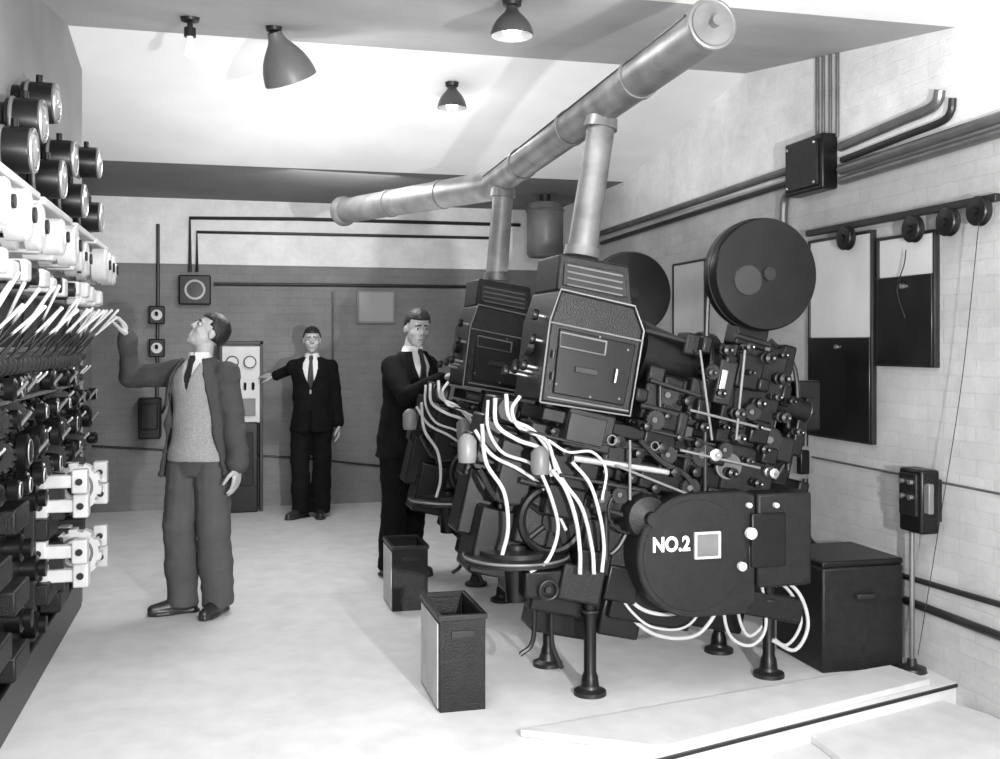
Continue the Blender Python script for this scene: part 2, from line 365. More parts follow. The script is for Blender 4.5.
# ------------------------------------------------------------------ back wall fittings
Yc = YB-.02
def B(u, v, y=Yc): return atY(u, v, y)
run('upper dark pipe along the white band of the back wall with a vertical drop', [B(190, 272), B(190, 218), B(300, 219), B(520, 225)], .018)
run('second dark pipe just under the upper one on the back wall', [B(197, 272), B(197, 232), B(300, 234), B(490, 238)], .015)
run('dark pipe crossing the back wall along the top of the brickwork', [B(214, 284), B(330, 285), B(480, 287)], .016)
run('long vertical dark pipe at the left of the back wall', [B(158, 224), B(158, 290), B(157, 398)], .016)
run('thin pipe low on the back wall behind the men', [B(92, 446), B(300, 458), B(400, 468)], .010)
run('short vertical pipe on the back wall behind the second man', [B(333, 292), B(333, 440)], .012, 'gconduit')
p = B(195, 290, YB-.05)
t = thing('meter_box', 'black box with round glass dial at the pipe drop on the back wall', 'meter', (p.x, YB, p.z-.14))
MB().box(p, (.29, .1, .28)).build('case', 'black', t, .012)
MB().torus(p+V((-.0, -.055, 0)), (0, 1, 0), .085, .012).build('rim', 'ivory', t)
MB().cyl(p+V((0, -.05, 0)), p+V((0, -.058, 0)), .08).build('dial', 'smoke', t)
for lab, v in (('upper small switch with white plate on the left pipe of the back wall', 315), ('lower small switch with white plate on the left pipe of the back wall', 348)):
    p = B(157, v, YB-.075)
    t = thing('wall_switch', lab, 'switch', (p.x, YB, p.z-.08), 'switches on the left pipe')
    MB().box(p, (.14, .08, .17)).build('case', 'black', t, .01)
    MB().cyl(p+V((0, -.04, 0)), p+V((0, -.05, 0)), .05).build('plate', 'ivory', t)
    MB().cyl(p+V((0, -.05, 0)), p+V((0, -.08, .02)), .014).build('toggle', 'black', t)
p = B(150, 418, YB-.1)
t = thing('switch_case', 'black case at the foot of the left pipe on the back wall', 'switch box', (p.x, YB, p.z-.2))
MB().box(p, (.2, .2, .38)).build('case', 'crackle', t, .015)
MB().box(p+V((0, -.11, .02)), (.15, .03, .24)).build('cover', 'black', t, .01)
MB().cap(p+V((.11, -.02, .05)), p+V((.15, -.06, .14)), .012).build('lever', 'dark', t)
p = B(376, 307, YB-.015)
t = thing('notice_board', 'small pale square notice panel on the back wall between two men', 'notice', (p.x, YB, p.z-.17))
MB().box(p, (.38, .03, .33)).build('frame', 'lwall', t, .005)
MB().box(p+V((0, -.016, 0)), (.34, .012, .29)).build('sheet', 'plate', t, .002)
p = B(241, 510, YB-.2); cx = p.x
t = thing('control_cabinet', 'tall narrow cabinet with pale instrument panel above a black base', 'cabinet', (cx, YB-.2, 0))
MB().box((cx, YB-.2, .42), (.3, .3, .84)).build('base', 'black', t, .01)
MB().box((cx, YB-.2, 1.19), (.36, .2, .72)).build('panel', 'ivory', t, .008)
pf = YB-.305
for (dx, dz, r) in ((-.08, 1.4, .06), (.08, 1.4, .06)):
    g = MB().cyl((cx+dx, pf, dz), (cx+dx, pf-.03, dz), r).build('gauge', 'black', t)
    MB().cyl((cx+dx, pf-.03, dz), (cx+dx, pf-.035, dz), r*.8).build('dial', 'ivory', g)
for i in range(4): MB().cap((cx-.11+.073*i, pf, 1.15), (cx-.11+.073*i, pf-.05, 1.2), .013).build('switch', 'black', t)
MB().box((cx, pf-.01, .98), (.26, .03, .16)).build('fuse_panel', 'panel', t, .006)
fr = MB()
for s_ in (-1, 1): fr.box((cx+s_*.185, YB-.2, .8), (.03, .22, 1.6))
fr.box((cx, YB-.2, 1.58), (.4, .22, .03)).build('frame', 'dark', t, .004)
MB().box((cx, pf-.05, .5), (.22, .02, .5)).build('door', 'crackle', t, .006)

# ------------------------------------------------------------------ left switchboard
XW = -.975
t = thing('dimmer_switchboard', 'black wall switchboard of white levers, fittings and round meters on the left', 'switchboard', (XW, 5.0, 0))
MB().box((XW+.03, 4.98, 1.27), (.06, 3.4, 2.1)).build('backboard', 'black', t, .006)
MB().box((XW+.06, 4.98, .1), (.12, 3.4, .2)).build('plinth', 'black', t, .01)
MB().box((XW+.09, 4.98, 1.96), (.1, 3.36, .38)).build('porcelain_panel', 'panel', t, .01)
XU = -.868
for (Z, ys) in ((2.57, (4.72, 6.2)), (2.28, (4.2, 4.9, 5.6, 6.3)), (2.43, (4.4, 5.25))):
    for y in ys:
        b0 = V((XU-.002, y, Z)); r = .085
        m_ = MB().lathe([(0, 0), (r*.8, 0), (r*.8, .03), (r, .04), (r, .15), (r*.92, .165), (0, .165)], b0, (1, 0, 0)).build('round_meter', 'black', t)
        MB().torus(b0+V((.165, 0, 0)), (1, 0, 0), r*.88, .010).build('rim', 'chrome', m_)
        MB().torus(b0+V((.06, 0, 0)), (1, 0, 0), r, .008).build('band', 'panel', m_)
        MB().lathe([(0, 0), (r*.8, 0), (r*.6, .012), (0, .018)], b0+V((.164, 0, 0)), (1, 0, 0)).build('dial', 'glass', m_)
        MB().cyl(b0+V((.1, 0, r-.005)), b0+V((.1, 0, r+.03)), .014).build('terminal', 'black', m_)
for (ya_, yb_) in ((3.3, 4.35), (4.45, 5.2), (5.35, 6.0), (6.1, 6.66)):
    MB().box((XW+.18, (ya_+yb_)/2, 2.13), (.18, yb_-ya_, .03)).build('shelf_strip', 'ivory', t, .006)
y = 3.48
while y < 6.6:
    k = random.random(); r = random.choice((.075, .09, .1)); L = random.choice((.15, .18, .2))
    if k < .74:
        d_ = MB().lathe([(0, 0), (r*.8, 0), (r*.8, .03), (r, .035), (r, .08), (r*.7, .086), (r*.7, .11), (r, .116), (r, L-.02), (r*.88, L-.01), (r*.45, L-.005), (r*.4, L), (0, L)], (XW+.13, y, 2.0), (1, 0, 0), 24).build('porcelain_drum', 'ivory', t)
        MB().cyl((XW+.125+L, y, 2.0), (XW+.14+L, y, 2.0), r*.3).build('terminal', 'dark', d_)
    elif k < .9:
        MB().box((XW+.19, y, 2.0), (.14, .1, .17)).build('porcelain_block', 'ivory', t, .012)
    else:
        MB().lathe([(0, 0), (.06, 0), (.06, .1), (.045, .12), (0, .13)], (XW+.13, y, 2.0), (1, 0, 0), 18).build('dark_plug', 'black', t)
    y += r*1.25+.085
y = 3.45
while y < 6.55:
    k = random.random(); w_ = random.choice((.07, .1, .15))
    if k < .62: MB().box((XW+.19, y+w_/2, 1.83+random.uniform(-.015, .015)), (random.uniform(.09, .2), w_, random.uniform(.06, .1))).build('fuse_block', 'ivory', t, .012)
    elif k < .85: MB().lathe([(0, 0), (.05, 0), (.05, .07), (.035, .08), (.035, .11), (0, .115)], (XW+.13, y+w_/2, 1.83), (1, 0, 0), 16).build('fuse_plug', 'dark', t)
    else: MB().box((XW+.17, y+w_/2, 1.82), (.08, w_, .06)).build('fuse_clip', 'chrome', t, .006)
    y += w_+.03
MB().cyl((XW+.14, 3.35, 1.5), (XW+.14, 6.5, 1.5), .03).build('shaft', 'dark', t)
for i in range(28):
    y = 3.5+i*.1; a = R((56, 46, 62, 42, 54, 66, 50)[i % 7]); L = (.33, .29, .36, .31, .34)[i % 5]
    p0 = V((XW+.14, y, 1.48)); dv = V((math.cos(a), .0, math.sin(a))).normalized()
    lv = MB().cyl(p0, p0+dv*L*.6, .006, .005, 8).cyl(p0-V((0, .015, 0)), p0+V((0, .015, 0)), .04).build('dimmer_lever', 'dark', t)
    MB().lathe([(0, 0), (.004, 0), (.005, L*.3), (.0075, L*.66), (.0075, L*.7), (0, L*.71)], p0+dv*L*.3, dv, 10).build('lever_grip', 'ivory', lv)
MB().box((XW+.09, 5.0, 1.50), (.06, 3.3, .1)).build('slotted_rail', 'panel', t, .004)
sizes = (.05, .038, .062, .044)
for row, Z in enumerate((1.40, 1.28, 1.15, 1.02)):
    MB().cyl((XW+.10, 3.35, Z), (XW+.10, 6.62, Z), .02).build('shaft', 'dark', t)
    y = 3.42; i = 0
    while y < 6.55:
        b0 = V((XW+.06, y, Z)); r = sizes[row]*random.uniform(.8, 1.2); c_ = random.random()
        if c_ < .72:
            L = random.uniform(.12, .18)
            k_ = MB().lathe([(0, 0), (r, 0), (r*1.1, .02), (r*1.1, .05), (r*.7, .06), (r*.6, L-.055), (r*.9, L-.045), (r*.9, L-.01), (r*.6, L), (0, L)], b0, (1, 0, 0), 14).build('dimmer_knob', 'black', t)
            if c_ < .35: MB().torus(b0+V((L-.004, 0, 0)), (1, 0, 0), r*.62, .005, 14, 6).build('ring', 'chrome', k_)
            elif c_ < .55: MB().cap(b0+V((L-.004, 0, -.02)), b0+V((L+.03, 0, .025)), .007, seg=8).build('pointer', 'panel', k_)
        elif c_ < .88:
            k_ = MB().box(b0+V((.05, 0, 0)), (.1, .12, .09)).build('switch_block', 'crackle', t, .008)
            MB().cap(b0+V((.1, 0, 0)), b0+V((.14, 0, .04)), .008, seg=8).build('toggle', 'chrome', k_)
        else:
            k_ = MB().cog(b0+V((.09, 0, 0)), (0, 1, 0), .02, .055, .065, .03, 14).build('ratchet_wheel', 'dark', t)
        y += random.uniform(.14, .19); i += 1
for Z in (1.34, 1.09):
    MB().box((XW+.13, 5.0, Z), (.02, 3.2, .02)).build('strip', 'chrome', t, .003)
def fitting(y, Z, X, w):
    """chunky white square ended fitting with dark bolts"""
    c = V((X, y, Z))
    h_ = MB().box(c, (w, .06, .06)).box(c+V((w*.36, 0, 0)), (w*.28, .085, .112)).box(c-V((w*.36, 0, 0)), (w*.28, .085, .112)).build('contact_fitting', 'ivory', t, .008)
    for s_ in (-1, 1):
        e = c+V((w*.36*s_, -.042, 0)); MB().cyl(e, e-V((0, .012, 0)), .016).build('bolt', 'dark', h_)
def wheel(y, Z, X, r):
    """round white flanged wheel with dark hub"""
    c = V((X, y, Z))
    h_ = MB().cog(c, (0, 1, 0), r*.34, r*.94, r*1.06, .075, 10, .55).build('contact_wheel', 'ivory', t, .004)
    MB().torus(c-V((0, .036, 0)), (0, 1, 0), r*.66, .008, 24, 6).build('groove', 'panel', h_)
    MB().cyl(c-V((0, .05, 0)), c+V((0, .07, 0)), r*.36).build('hub', 'black', h_)
for (Za, Zb) in ((.86, .82), (.53, .48)):
    fitting(5.3, Za+.058, XW+.2, .25); fitting(5.34, Za-.062, XW+.2, .25)
    wheel(5.72, (Za+Zb)/2, XW+.22, .115)
    fitting(6.02, Zb+.058, XW+.21, .25); fitting(6.06, Zb-.062, XW+.21, .25)
    for y in (5.37, 5.78, 6.1): MB().box((XW+.12, y, (Za+Zb)/2), (.18, .05, .22)).build('bracket', 'dark', t, .004)
for j, Z in enumerate((.86, .7, .54, .4, .28)):
    for i in range(6):
        y = 3.5+i*.56+.2*(j % 2); b0 = V((XW+.06, y, Z))
        if (i+j) % 2: MB().lathe([(0, 0), (.06, 0), (.06, .06), (.04, .07), (.04, .1), (0, .105)], b0, (1, 0, 0), 14).build('contact_drum', 'black', t)
        else: MB().box(b0+V((.05, 0, 0)), (.1, .3, .1)).build('relay_case', 'crackle', t, .01)
for y in (3.4, 5.2, 6.66): MB().box((XW+.085, y, 1.0), (.05, .05, 1.6)).build('upright', 'dark', t, .005)

# ------------------------------------------------------------------ film bins
def bin_(label, x0, x1, y0, y1, h):
    cx, cy = (x0+x1)/2, (y0+y1)/2; w, d = x1-x0, y1-y0
    t = thing('film_bin', label, 'bin', (cx, cy, 0), 'open metal bins beside the projectors')
    b = MB()
    o = lambda s_, z: [V((cx+a*(w/2-s_), cy+e*(d/2-s_), z)) for a, e in ((-1, -1), (1, -1), (1, 1), (-1, 1))]
    b.loft([o(0, 0), o(0, h), o(.012, h), o(.012, .02)]).build('body', 'crackle', t, .003)
    MB().loft([o(-.007, h-.022), o(-.007, h+.002), o(.013, h+.002), o(.013, h-.022)], True).build('rim', 'dark', t, .003)
    MB().box((cx, y0-.004, h*.8), (w*.5, .006, .03)).build('name_plate', 'dark', t, .002)
    MB().box((x0-.004, cy, h*.47), (.006, d*.9, h*.88)).build('side_panel', 'pale', t, .002)
bin_('open black metal bin nearest the viewer with a pale side panel', .86, 1.06, 4.37, 4.8, .41)
bin_('smaller open black metal bin further back by the third man', .92, 1.13, 6.1, 6.45, .38)

# ------------------------------------------------------------------ projectors
Y0 = 4.5; T = Matrix.Rotation(R(13), 4, 'Y')
def p_(u, v, yl=0.): return atY(u, v, Y0+yl)
root = thing('film_projector', 'nearest black arc film projector with round magazine lettered NO.2', 'projector', (1.85, 4.55, 0), 'arc film projectors')
def poly(pts, yl): return [p_(u, v, yl) for u, v in pts]
lp = [(540, 402), (550, 321), (561, 289), (635, 306), (644, 331), (630, 416)]
lh = MB().prism(poly(lp, -.22), (0, .43, 0)).build('lamphouse', 'crackle', root, .014)
q = poly(lp, -.225)
tr = MB().tube(q+[q[0]], .0045, 8, False).build('edge_highlight', 'panel', lh)  # paler tubes imitating highlights along the front edges of the lamphouse
for (a, b) in (((551, 322), (642, 341)), ((548, 397), (628, 411))):
    MB().cap(p_(*a, -.228), p_(*b, -.228), .004, seg=8).build('rib', 'panel', lh)
for (u0, v0) in ((546, 360), (543, 380), (548, 338)):
    c = p_(u0, v0, .0); MB().cap(c+V((-.012, -.14, 0)), c+V((-.012, .16, 0)), .008, seg=8).build('side_rib', 'dark', lh)
rv = MB().prism(poly([(556, 291), (560, 253), (630, 266), (634, 308)], -.16), (0, .34, 0)).build('roof_vent', 'crackle', root, .012)
MB().prism(poly([(564, 262), (624, 273), (627, 298), (562, 285)], -.16), (0, -.012, 0)).build('vent_panel', 'dark', rv, .004)
for k in range(4):
    a = p_(568, 265+6.5*k, -.175); b = p_(622, 276+6.5*k, -.175); MB().cap(a, b, .004, seg=8).build('louvre', 'panel', rv)
dr = MB().prism(poly([(552, 393), (559, 328), (635, 345), (623, 406)], -.22), (0, -.016, 0)).build('lamphouse_door', 'black', root, .006)
MB().prism(poly([(560, 331), (607, 341), (605, 356), (559, 347)], -.236), (0, -.012, 0)).build('vent_plate', 'panel', dr, .004)
MB().prism(poly([(561.5, 333), (605.5, 342.5), (604, 354.5), (560.5, 345.5)], -.249), (0, -.004, 0)).build('vent_mesh', 'black', dr)
MB().prism(poly([(575, 366), (597, 370), (596, 376), (574, 372)], -.236), (0, -.014, 0)).build('name_plate', 'dark', dr, .003)
MB().cap(p_(617, 370, -.26), p_(615, 382, -.26), .006).build('door_handle', 'chrome', dr)
for (u, v) in ((556, 384), (561, 333), (628, 350), (619, 399), (590, 397), (600, 337)):
    MB().sph(p_(u, v, -.24), .006).build('screw', 'panel', dr)
for (u, v) in ((554, 350), (553, 372)):
    MB().cyl(p_(u, v, -.24), p_(u-1, v+8, -.24), .009).build('hinge', 'dark', dr)
eb = p_(546, 350, .0); ax = T.to_3x3() @ V((-1, 0, 0))
re = MB().lathe([(0, 0), (.15, 0), (.15, .05), (.12, .08), (.05, .09), (.05, .12), (0, .12)], eb+V((.02, 0, 0)), ax).build('reflector_housing', 'crackle', root)
for (dy, dz, L) in ((-.12, -.1, .15), (.0, -.14, .2), (-.05, -.12, .17), (.08, -.1, .13), (-.15, .02, .12), (-.13, .13, .1)):
    s0 = eb+V((.02, dy, dz)); s1 = s0+ax*L
    c_ = MB().cyl(s0, s1, .008).build('control_rod', 'chrome', root); MB().lathe([(0, 0), (.022, 0), (.026, .012), (.022, .025), (0, .025)], s1, ax, 16).build('knob', 'black', c_)
MB().cyl(p_(634, 352, 0), p_(690, 366, 0), .15, .105, 28).build('light_cone', 'black', root)
a = p_(698, 372, .02); dx = T.to_3x3() @ V((1, 0, 0))
sh = MB().cyl(a-dx*.03, a+dx*.03, .19, .19, 36).build('shutter_housing', 'black', root, .008)
MB().torus(a-dx*.03, dx, .18, .007).build('rim', 'dark', sh)
MB().box(p_(618, 430, 0), (.84, .34, .06), T).build('bed', 'black', root, .008)
am = MB().box(p_(586, 430, -.17), (.22, .1, .17), T).build('ammeter_box', 'crackle', root, .01)
MB().box(p_(586, 430, -.23), (.17, .02, .12), T).build('dial', 'dark', am, .005)
for (a, b, r) in (((573, 458), (668, 472), .017), ((600, 443), (690, 457), .008), ((560, 475), (640, 490), .008), ((640, 428), (715, 445), .007), ((520, 430), (585, 445), .008)):
    MB().cyl(p_(*a, -.22), p_(*b, -.22), r).build('guide_rod', 'chrome' if r > .01 else 'dark', root)
for (u, v, r, yl) in ((612, 440, .04, -.2), (632, 452, .03, -.2), (655, 446, .035, -.2), (668, 470, .034, -.22), (648, 486, .03, -.2), (625, 476, .026, -.2), (600, 470, .03, -.2), (672, 436, .025, -.2), (640, 425, .028, -.22), (560, 450, .03, -.2), (548, 430, .024, -.18), (688, 470, .03, -.22), (680, 400, .03, -.2), (660, 415, .024, -.2), (690, 442, .03, -.24)):
    r *= .85
    g = MB().lathe([(0, 0), (r, 0), (r, .03), (r*.6, .04), (r*.6, .07), (r*.8, .075), (r*.8, .1), (0, .105)], p_(u, v, yl+.06), (0, -1, 0), 18).build('adjusting_knob', 'black', root)
    if r > .029: MB().torus(p_(u, v, yl-.042), (0, 1, 0), r*.6, .003, 16, 6).build('ring', 'panel', g)
for (u, v, yl, sx, sy, sz) in ((655, 398, -.03, .2, .22, .22), (668, 420, -.14, .14, .1, .1), (690, 402, -.1, .08, .14, .22), (640, 472, 0, .34, .26, .12), (606, 500, -.08, .16, .14, .14),
     (575, 500, .08, .22, .22, .26), (524, 456, .08, .3, .26, .18), (492, 440, .12, .18, .22, .22), (545, 548, .1, .3, .22, .18), (520, 505, .12, .2, .2, .2), (704, 482, -.1, .1, .12, .16),
     (776, 448, -.05, .1, .16, .12), (781, 360, -.02, .07, .14, .14), (690, 345, -.08, .1, .12, .1), (600, 540, 0, .24, .22, .2), (752, 470, .12, .3, .2, .3), (745, 400, .18, .3, .14, .4),
     (690, 540, .04, .36, .2, .44), (615, 580, -.02, .16, .2, .16), (655, 375, -.16, .08, .05, .08), (672, 384, -.15, .1, .06, .06), (640, 395, -.2, .06, .06, .06), (585, 470, -.14, .1, .1, .08), (500, 410, .1, .12, .2, .12), (478, 455, .2, .14, .16, .2), (530, 580, .15, .24, .2, .14), (710, 505, -.18, .08, .08, .12), (790, 500, 0, .06, .2, .2),
     (655, 440, -.12, .16, .12, .16), (620, 452, -.12, .2, .1, .12), (660, 480, -.14, .24, .1, .1), (540, 436, -.04, .16, .2, .12), (565, 470, -.04, .2, .2, .16), (690, 460, -.14, .1, .1, .14), (560, 590, .12, .34, .26, .18), (640, 600, .06, .4, .3, .16), (780, 395, -.08, .05, .12, .1),
     (500, 540, .12, .3, .26, .3), (560, 610, .2, .3, .2, .2), (610, 610, .1, .2, .3, .18), (510, 480, .02, .16, .16, .2), (760, 600, .1, .3, .3, .12), (700, 610, .2, .4, .16, .14), (475, 500, .2, .16, .2, .3),
     (705, 345, -.16, .05, .06, .08), (730, 360, -.2, .06, .04, .05), (762, 385, -.2, .06, .05, .06), (738, 420, -.2, .06, .05, .08), (700, 410, -.18, .07, .08, .1), (715, 458, -.2, .08, .06, .06), (765, 455, -.18, .08, .1, .08), (680, 425, -.18, .05, .06, .12),
     (560, 500, -.08, .18, .16, .14), (640, 520, -.14, .14, .1, .14), (590, 560, -.1, .16, .12, .1), (530, 520, .0, .16, .16, .2), (575, 580, -.06, .2, .2, .16), (660, 510, -.1, .2, .14, .14), (790, 430, .05, .06, .2, .24)):
    MB().box(p_(u, v, yl), (sx, sy, sz), T).build('gear_case', random.choice(['black', 'crackle', 'black']), root, .012)
for (u, v, r, yl, n) in ((640, 502, .07, -.16, 26), (602, 500, .05, -.18, 20), (702, 455, .055, -.2, 22), (770, 440, .06, -.16, 24), (668, 395, .05, -.16, 20), (780, 385, .05, -.12, 20), (655, 420, .045, -.22, 18), (580, 510, .06, -.1, 22), (735, 500, .045, -.2, 18), (752, 412, .04, -.21, 18), (712, 372, .035, -.22, 16), (690, 488, .045, -.22, 20), (725, 450, .035, -.24, 16), (620, 495, .04, -.2, 18), (668, 455, .04, -.22, 18)):
    g = MB().cog(p_(u, v, yl), (0, 1, 0), r*.25, r*.9, r, .022, n).build('gear_wheel', 'dark', root)
    MB().cyl(p_(u, v, yl+.05), p_(u, v, yl-.03), r*.27).build('spindle', 'dark', g)
for (a, b, r, yl) in (((640, 405), (690, 418), .014, -.18), ((705, 430), (705, 500), .012, -.2), ((788, 350), (788, 470), .012, -.05), ((660, 385), (660, 470), .012, -.16), ((520, 480), (600, 500), .014, -.1), ((488, 470), (560, 530), .014, 0), ((735, 335), (770, 345), .014, -.16), ((645, 330), (700, 345), .012, -.12), ((650, 380), (700, 396), .01, -.2), ((606, 455), (606, 560), .014, -.16), ((590, 505), (640, 520), .012, -.18), ((500, 430), (500, 520), .014, .05), ((520, 520), (520, 590), .016, .05), ((615, 465), (690, 495), .006, -.24), ((630, 440), (630, 500), .006, -.24), ((700, 350), (712, 440), .006, -.24), ((745, 350), (736, 440), .006, -.25), ((690, 410), (770, 430), .006, -.25), ((680, 450), (760, 468), .006, -.25)):
    MB().cyl(p_(*a, yl), p_(*b, yl), r).build('tie_rod', 'dark' if r > .007 else 'panel', root)
for pts, yl in (([(480, 470), (500, 500), (540, 500), (570, 480)], -.05), ([(640, 440), (660, 460), (690, 480), (700, 520)], -.24), ([(770, 340), (795, 370), (795, 440), (775, 480)], -.02), ([(600, 560), (620, 545), (640, 500), (650, 470)], -.12)):
    MB().tube([p_(u, v, yl) for u, v in pts], .012).build('flexible_conduit', 'dark', root)
MB().prism(poly([(594, 436), (700, 458), (712, 520), (690, 585), (610, 585), (585, 540), (588, 480)], -.06), (0, .24, 0)).build('pedestal', 'black', root, .02)
MB().prism(poly([(540, 558), (790, 558), (790, 580), (540, 584)], -.08), (0, .5, 0)).build('base_frame', 'black', root, .01)
c0 = p_(552, 520, -.08)
fl = MB().torus(c0, (0, 1, 0), .14, .02, 36, 8).cyl(c0-V((0, .025, 0)), c0+V((0, .025, 0)), .05).cyl(c0+V((0, .002, 0)), c0+V((0, .012, 0)), .135)
for k in range(5):
    a = 2*math.pi*k/5; fl.cyl(c0, c0+V((math.cos(a), 0, math.sin(a)))*.14, .014, None, 8)
fl.build('flywheel', 'black', root)
MB().cyl(c0, p_(600, 520, .0), .03).build('flywheel_axle', 'dark', root)
mo = MB().lathe([(0, 0), (.09, 0), (.1, .02), (.1, .2), (.09, .22), (.03, .24), (.03, .28), (0, .28)], p_(630, 510, -.02), (0, -1, 0)).build('motor', 'crackle', root)
MB().torus(p_(630, 510, -.2), (0, 1, 0), .1, .006).build('band', 'dark', mo)
def leg(x, y, ztop, r=.028):
    l_ = MB().lathe([(0, 0), (r*1.5, 0), (r*1.3, .05), (r, .07), (r, ztop-.1), (r*1.5, ztop-.06), (r*1.5, ztop-.03), (0, ztop-.03)], (x, y, .03), (0, 0, 1)).build('leg', 'black', root)
    MB().lathe([(0, 0), (.074, 0), (.072, .018), (.045, .03), (.034, .06), (0, .06)], (x, y, 0), (0, 0, 1)).build('foot', 'dark', l_)
    MB().torus((x, y, ztop*.6), (0, 0, 1), r+.006, .008).build('collar', 'dark', l_)
q = atZ(590, 694); leg(q.x, q.y, .62)
leg(1.5, 4.9, .58, .024); leg(2.41, 4.9, .6); leg(2.46, 4.48, .6)
MB().tube([p_(535, 590, .1), p_(533, 640, .1), p_(520, 655, .1)], .012, 8).build('foot_lever', 'dark', root)
MB().tube([p_(553, 590, .05), p_(552, 640, .05), p_(562, 668, .05)], .01, 8).build('foot_lever', 'dark', root)
tc = p_(516, 556, 0.)
tr = MB().lathe([(0, 0), (.225, 0), (.235, .006), (.235, .03), (.228, .034), (.03, .034), (.03, .075), (0, .075)], tc-V((0, 0, .02)), (0, 0, 1), 40).build('film_tray', 'crackle', root)
MB().torus(tc+V((0, 0, .006)), (0, 0, 1), .235, .006, 40).build('rim', 'duct', tr)
MB().lathe([(0, 0), (.17, 0), (.17, .022), (.05, .022), (.05, .04), (0, .04)], tc+V((0, 0, .012)), (0, 0, 1), 36).build('film_reel', 'dark', tr)
MB().box(tc+V((.22, 0, -.05)), (.45, .07, .05)).build('tray_arm', 'black', root, .006)
MB().cyl(tc-V((0, 0, .02)), tc-V((0, 0, .2)), .06, .045).build('tray_spindle', 'black', root)
MB().box(tc+V((.12, -.06, -.1)), (.24, .16, .12)).build('tray_gearbox', 'black', root, .012)
MB().box(tc+V((.25, .1, -.12)), (.3, .2, .14)).build('tray_gearbox', 'crackle', root, .012)
MB().torus(tc+V((.1, -.17, -.12)), (0, 1, 0), .04, .007).cyl(tc+V((.1, -.17, -.12)), tc+V((.1, -.1, -.12)), .014).build('crank_wheel', 'dark', root)
# mechanism head
MB().box(p_(739, 397, -.02), (.28, .26, .46), T).build('mechanism_case', 'crackle', root, .012)
MB().box(p_(722, 382, -.18), (.085, .08, .2), T).build('gate', 'dark', root, .008)
MB().box(p_(722, 384, -.225), (.03, .02, .13), T).build('gate_strip', 'chrome', root, .004)
MB().box(p_(748, 372, -.18), (.13, .05, .16), T).build('gear_cover', 'black', root, .012)
MB().box(p_(757, 432, -.17), (.1, .06, .11), T).build('sprocket_cover', 'black', root, .012)
k = 0
for (u, v, r) in ((716, 350, .03), (737, 347, .024), (757, 358, .034), (709, 392, .026), (727, 412, .032), (748, 402, .03), (771, 378, .036), (728, 436, .03), (752, 447, .026), (703, 452, .034), (772, 416, .03), (692, 425, .026), (738, 372, .018), (764, 396, .02), (720, 470, .03), (745, 480, .024), (700, 372, .024), (745, 425, .022), (760, 470, .028), (785, 430, .02), (778, 400, .018), (713, 425, .018), (736, 458, .02), (770, 355, .02)):
    b0 = p_(u, v, -.12); r *= .8
    ro = MB().lathe([(0, 0), (r*.6, 0), (r*.6, .06), (r, .065), (r, .085), (r*.7, .09), (r*.7, .11), (r, .115), (r, .135), (r*.4, .14), (r*.35, .16), (0, .16)], b0, (0, -1, 0), 18).build('film_roller', 'chrome' if k in (9, 18) else ('dark' if k % 3 == 1 else 'black'), root); k += 1
    MB().sph(b0-V((0, .16, 0)), r*.28, u=10, v=8).build('cap', 'panel' if k % 2 else 'chrome', ro)
ln = MB().cyl(p_(770, 401, -.05), p_(806, 411, -.05), .055, .05, 28).build('lens', 'black', root)
MB().torus(p_(806, 411, -.05), dx, .05, .007).build('ring', 'dark', ln)
MB().box(p_(803, 405, .1), (.12, .12, .24)).build('lens_hood', 'black', root, .01)
MB().box(p_(800, 405, .02), (.05, .2, .08)).build('hood_bracket', 'black', root, .006)
sd = MB().box(p_(736, 468, -.04), (.26, .26, .22), T).build('sound_head', 'crackle', root, .014)
MB().cyl(p_(728, 466, -.17), p_(728, 466, -.2), .06).build('cover', 'black', sd)
MB().torus(p_(728, 466, -.2), (0, 1, 0), .055, .005).build('ring', 'panel', sd)
am = MB().box(p_(763, 532, -.08), (.27, .4, .42)).build('drive_case', 'crackle', root, .014)
MB().box(p_(768, 540, -.285), (.17, .02, .24)).build('cover_plate', 'black', am, .008)
for (u, v, r) in ((750, 533, .026), (741, 566, .02), (748, 505, .012), (775, 505, .012)):
    MB().lathe([(0, 0), (r, 0), (r, .02), (r*.5, .028), (0, .028)], p_(u, v, -.28), (0, -1, 0), 18).build('dial', 'ivory', am)
def magazine(name, u, v, r, yl, th=.13):
    c = p_(u, v, yl)
    m_ = MB().lathe([(0, 0), (r*.97, 0), (r, .012), (r, th*.45), (r*1.015, th*.47), (r*1.015, th*.53), (r, th*.55), (r, th-.012), (r*.97, th), (r*.9, th+.002), (r*.4, th+.014), (0, th+.016)], c+V((0, th/2, 0)), (0, -1, 0), 56).build(name, 'black', root)
    return c-V((0, th/2+.016, 0)), m_
fc, um = magazine('upper_magazine', 760, 275, .255, -.16)
MB().lathe([(0, 0), (.07, 0), (.066, .006), (0, .008)], fc+V((-.1, .006, -.03)), (0, -1, 0)).build('glare_disc', 'smoke', um)  # lighter disc imitating a glare spot on the magazine face
MB().cyl(fc+V((0, .01, 0)), fc-V((0, .012, 0)), .03).build('hub', 'dark', um)
MB().box(fc+V((.24, .09, 0)), (.05, .05, .08)).build('hinge', 'chrome', um, .006)
MB().box(p_(746, 337, -.1), (.16, .12, .1), T).build('magazine_neck', 'black', root, .01)
ra = MB().tube([p_(713, 262, -.1), p_(708, 300, -.1), p_(706, 352, -.1)], .012).build('side_rail', 'dark', root)
MB().sph(p_(713, 260, -.1), .022).build('cap', 'ivory', ra)
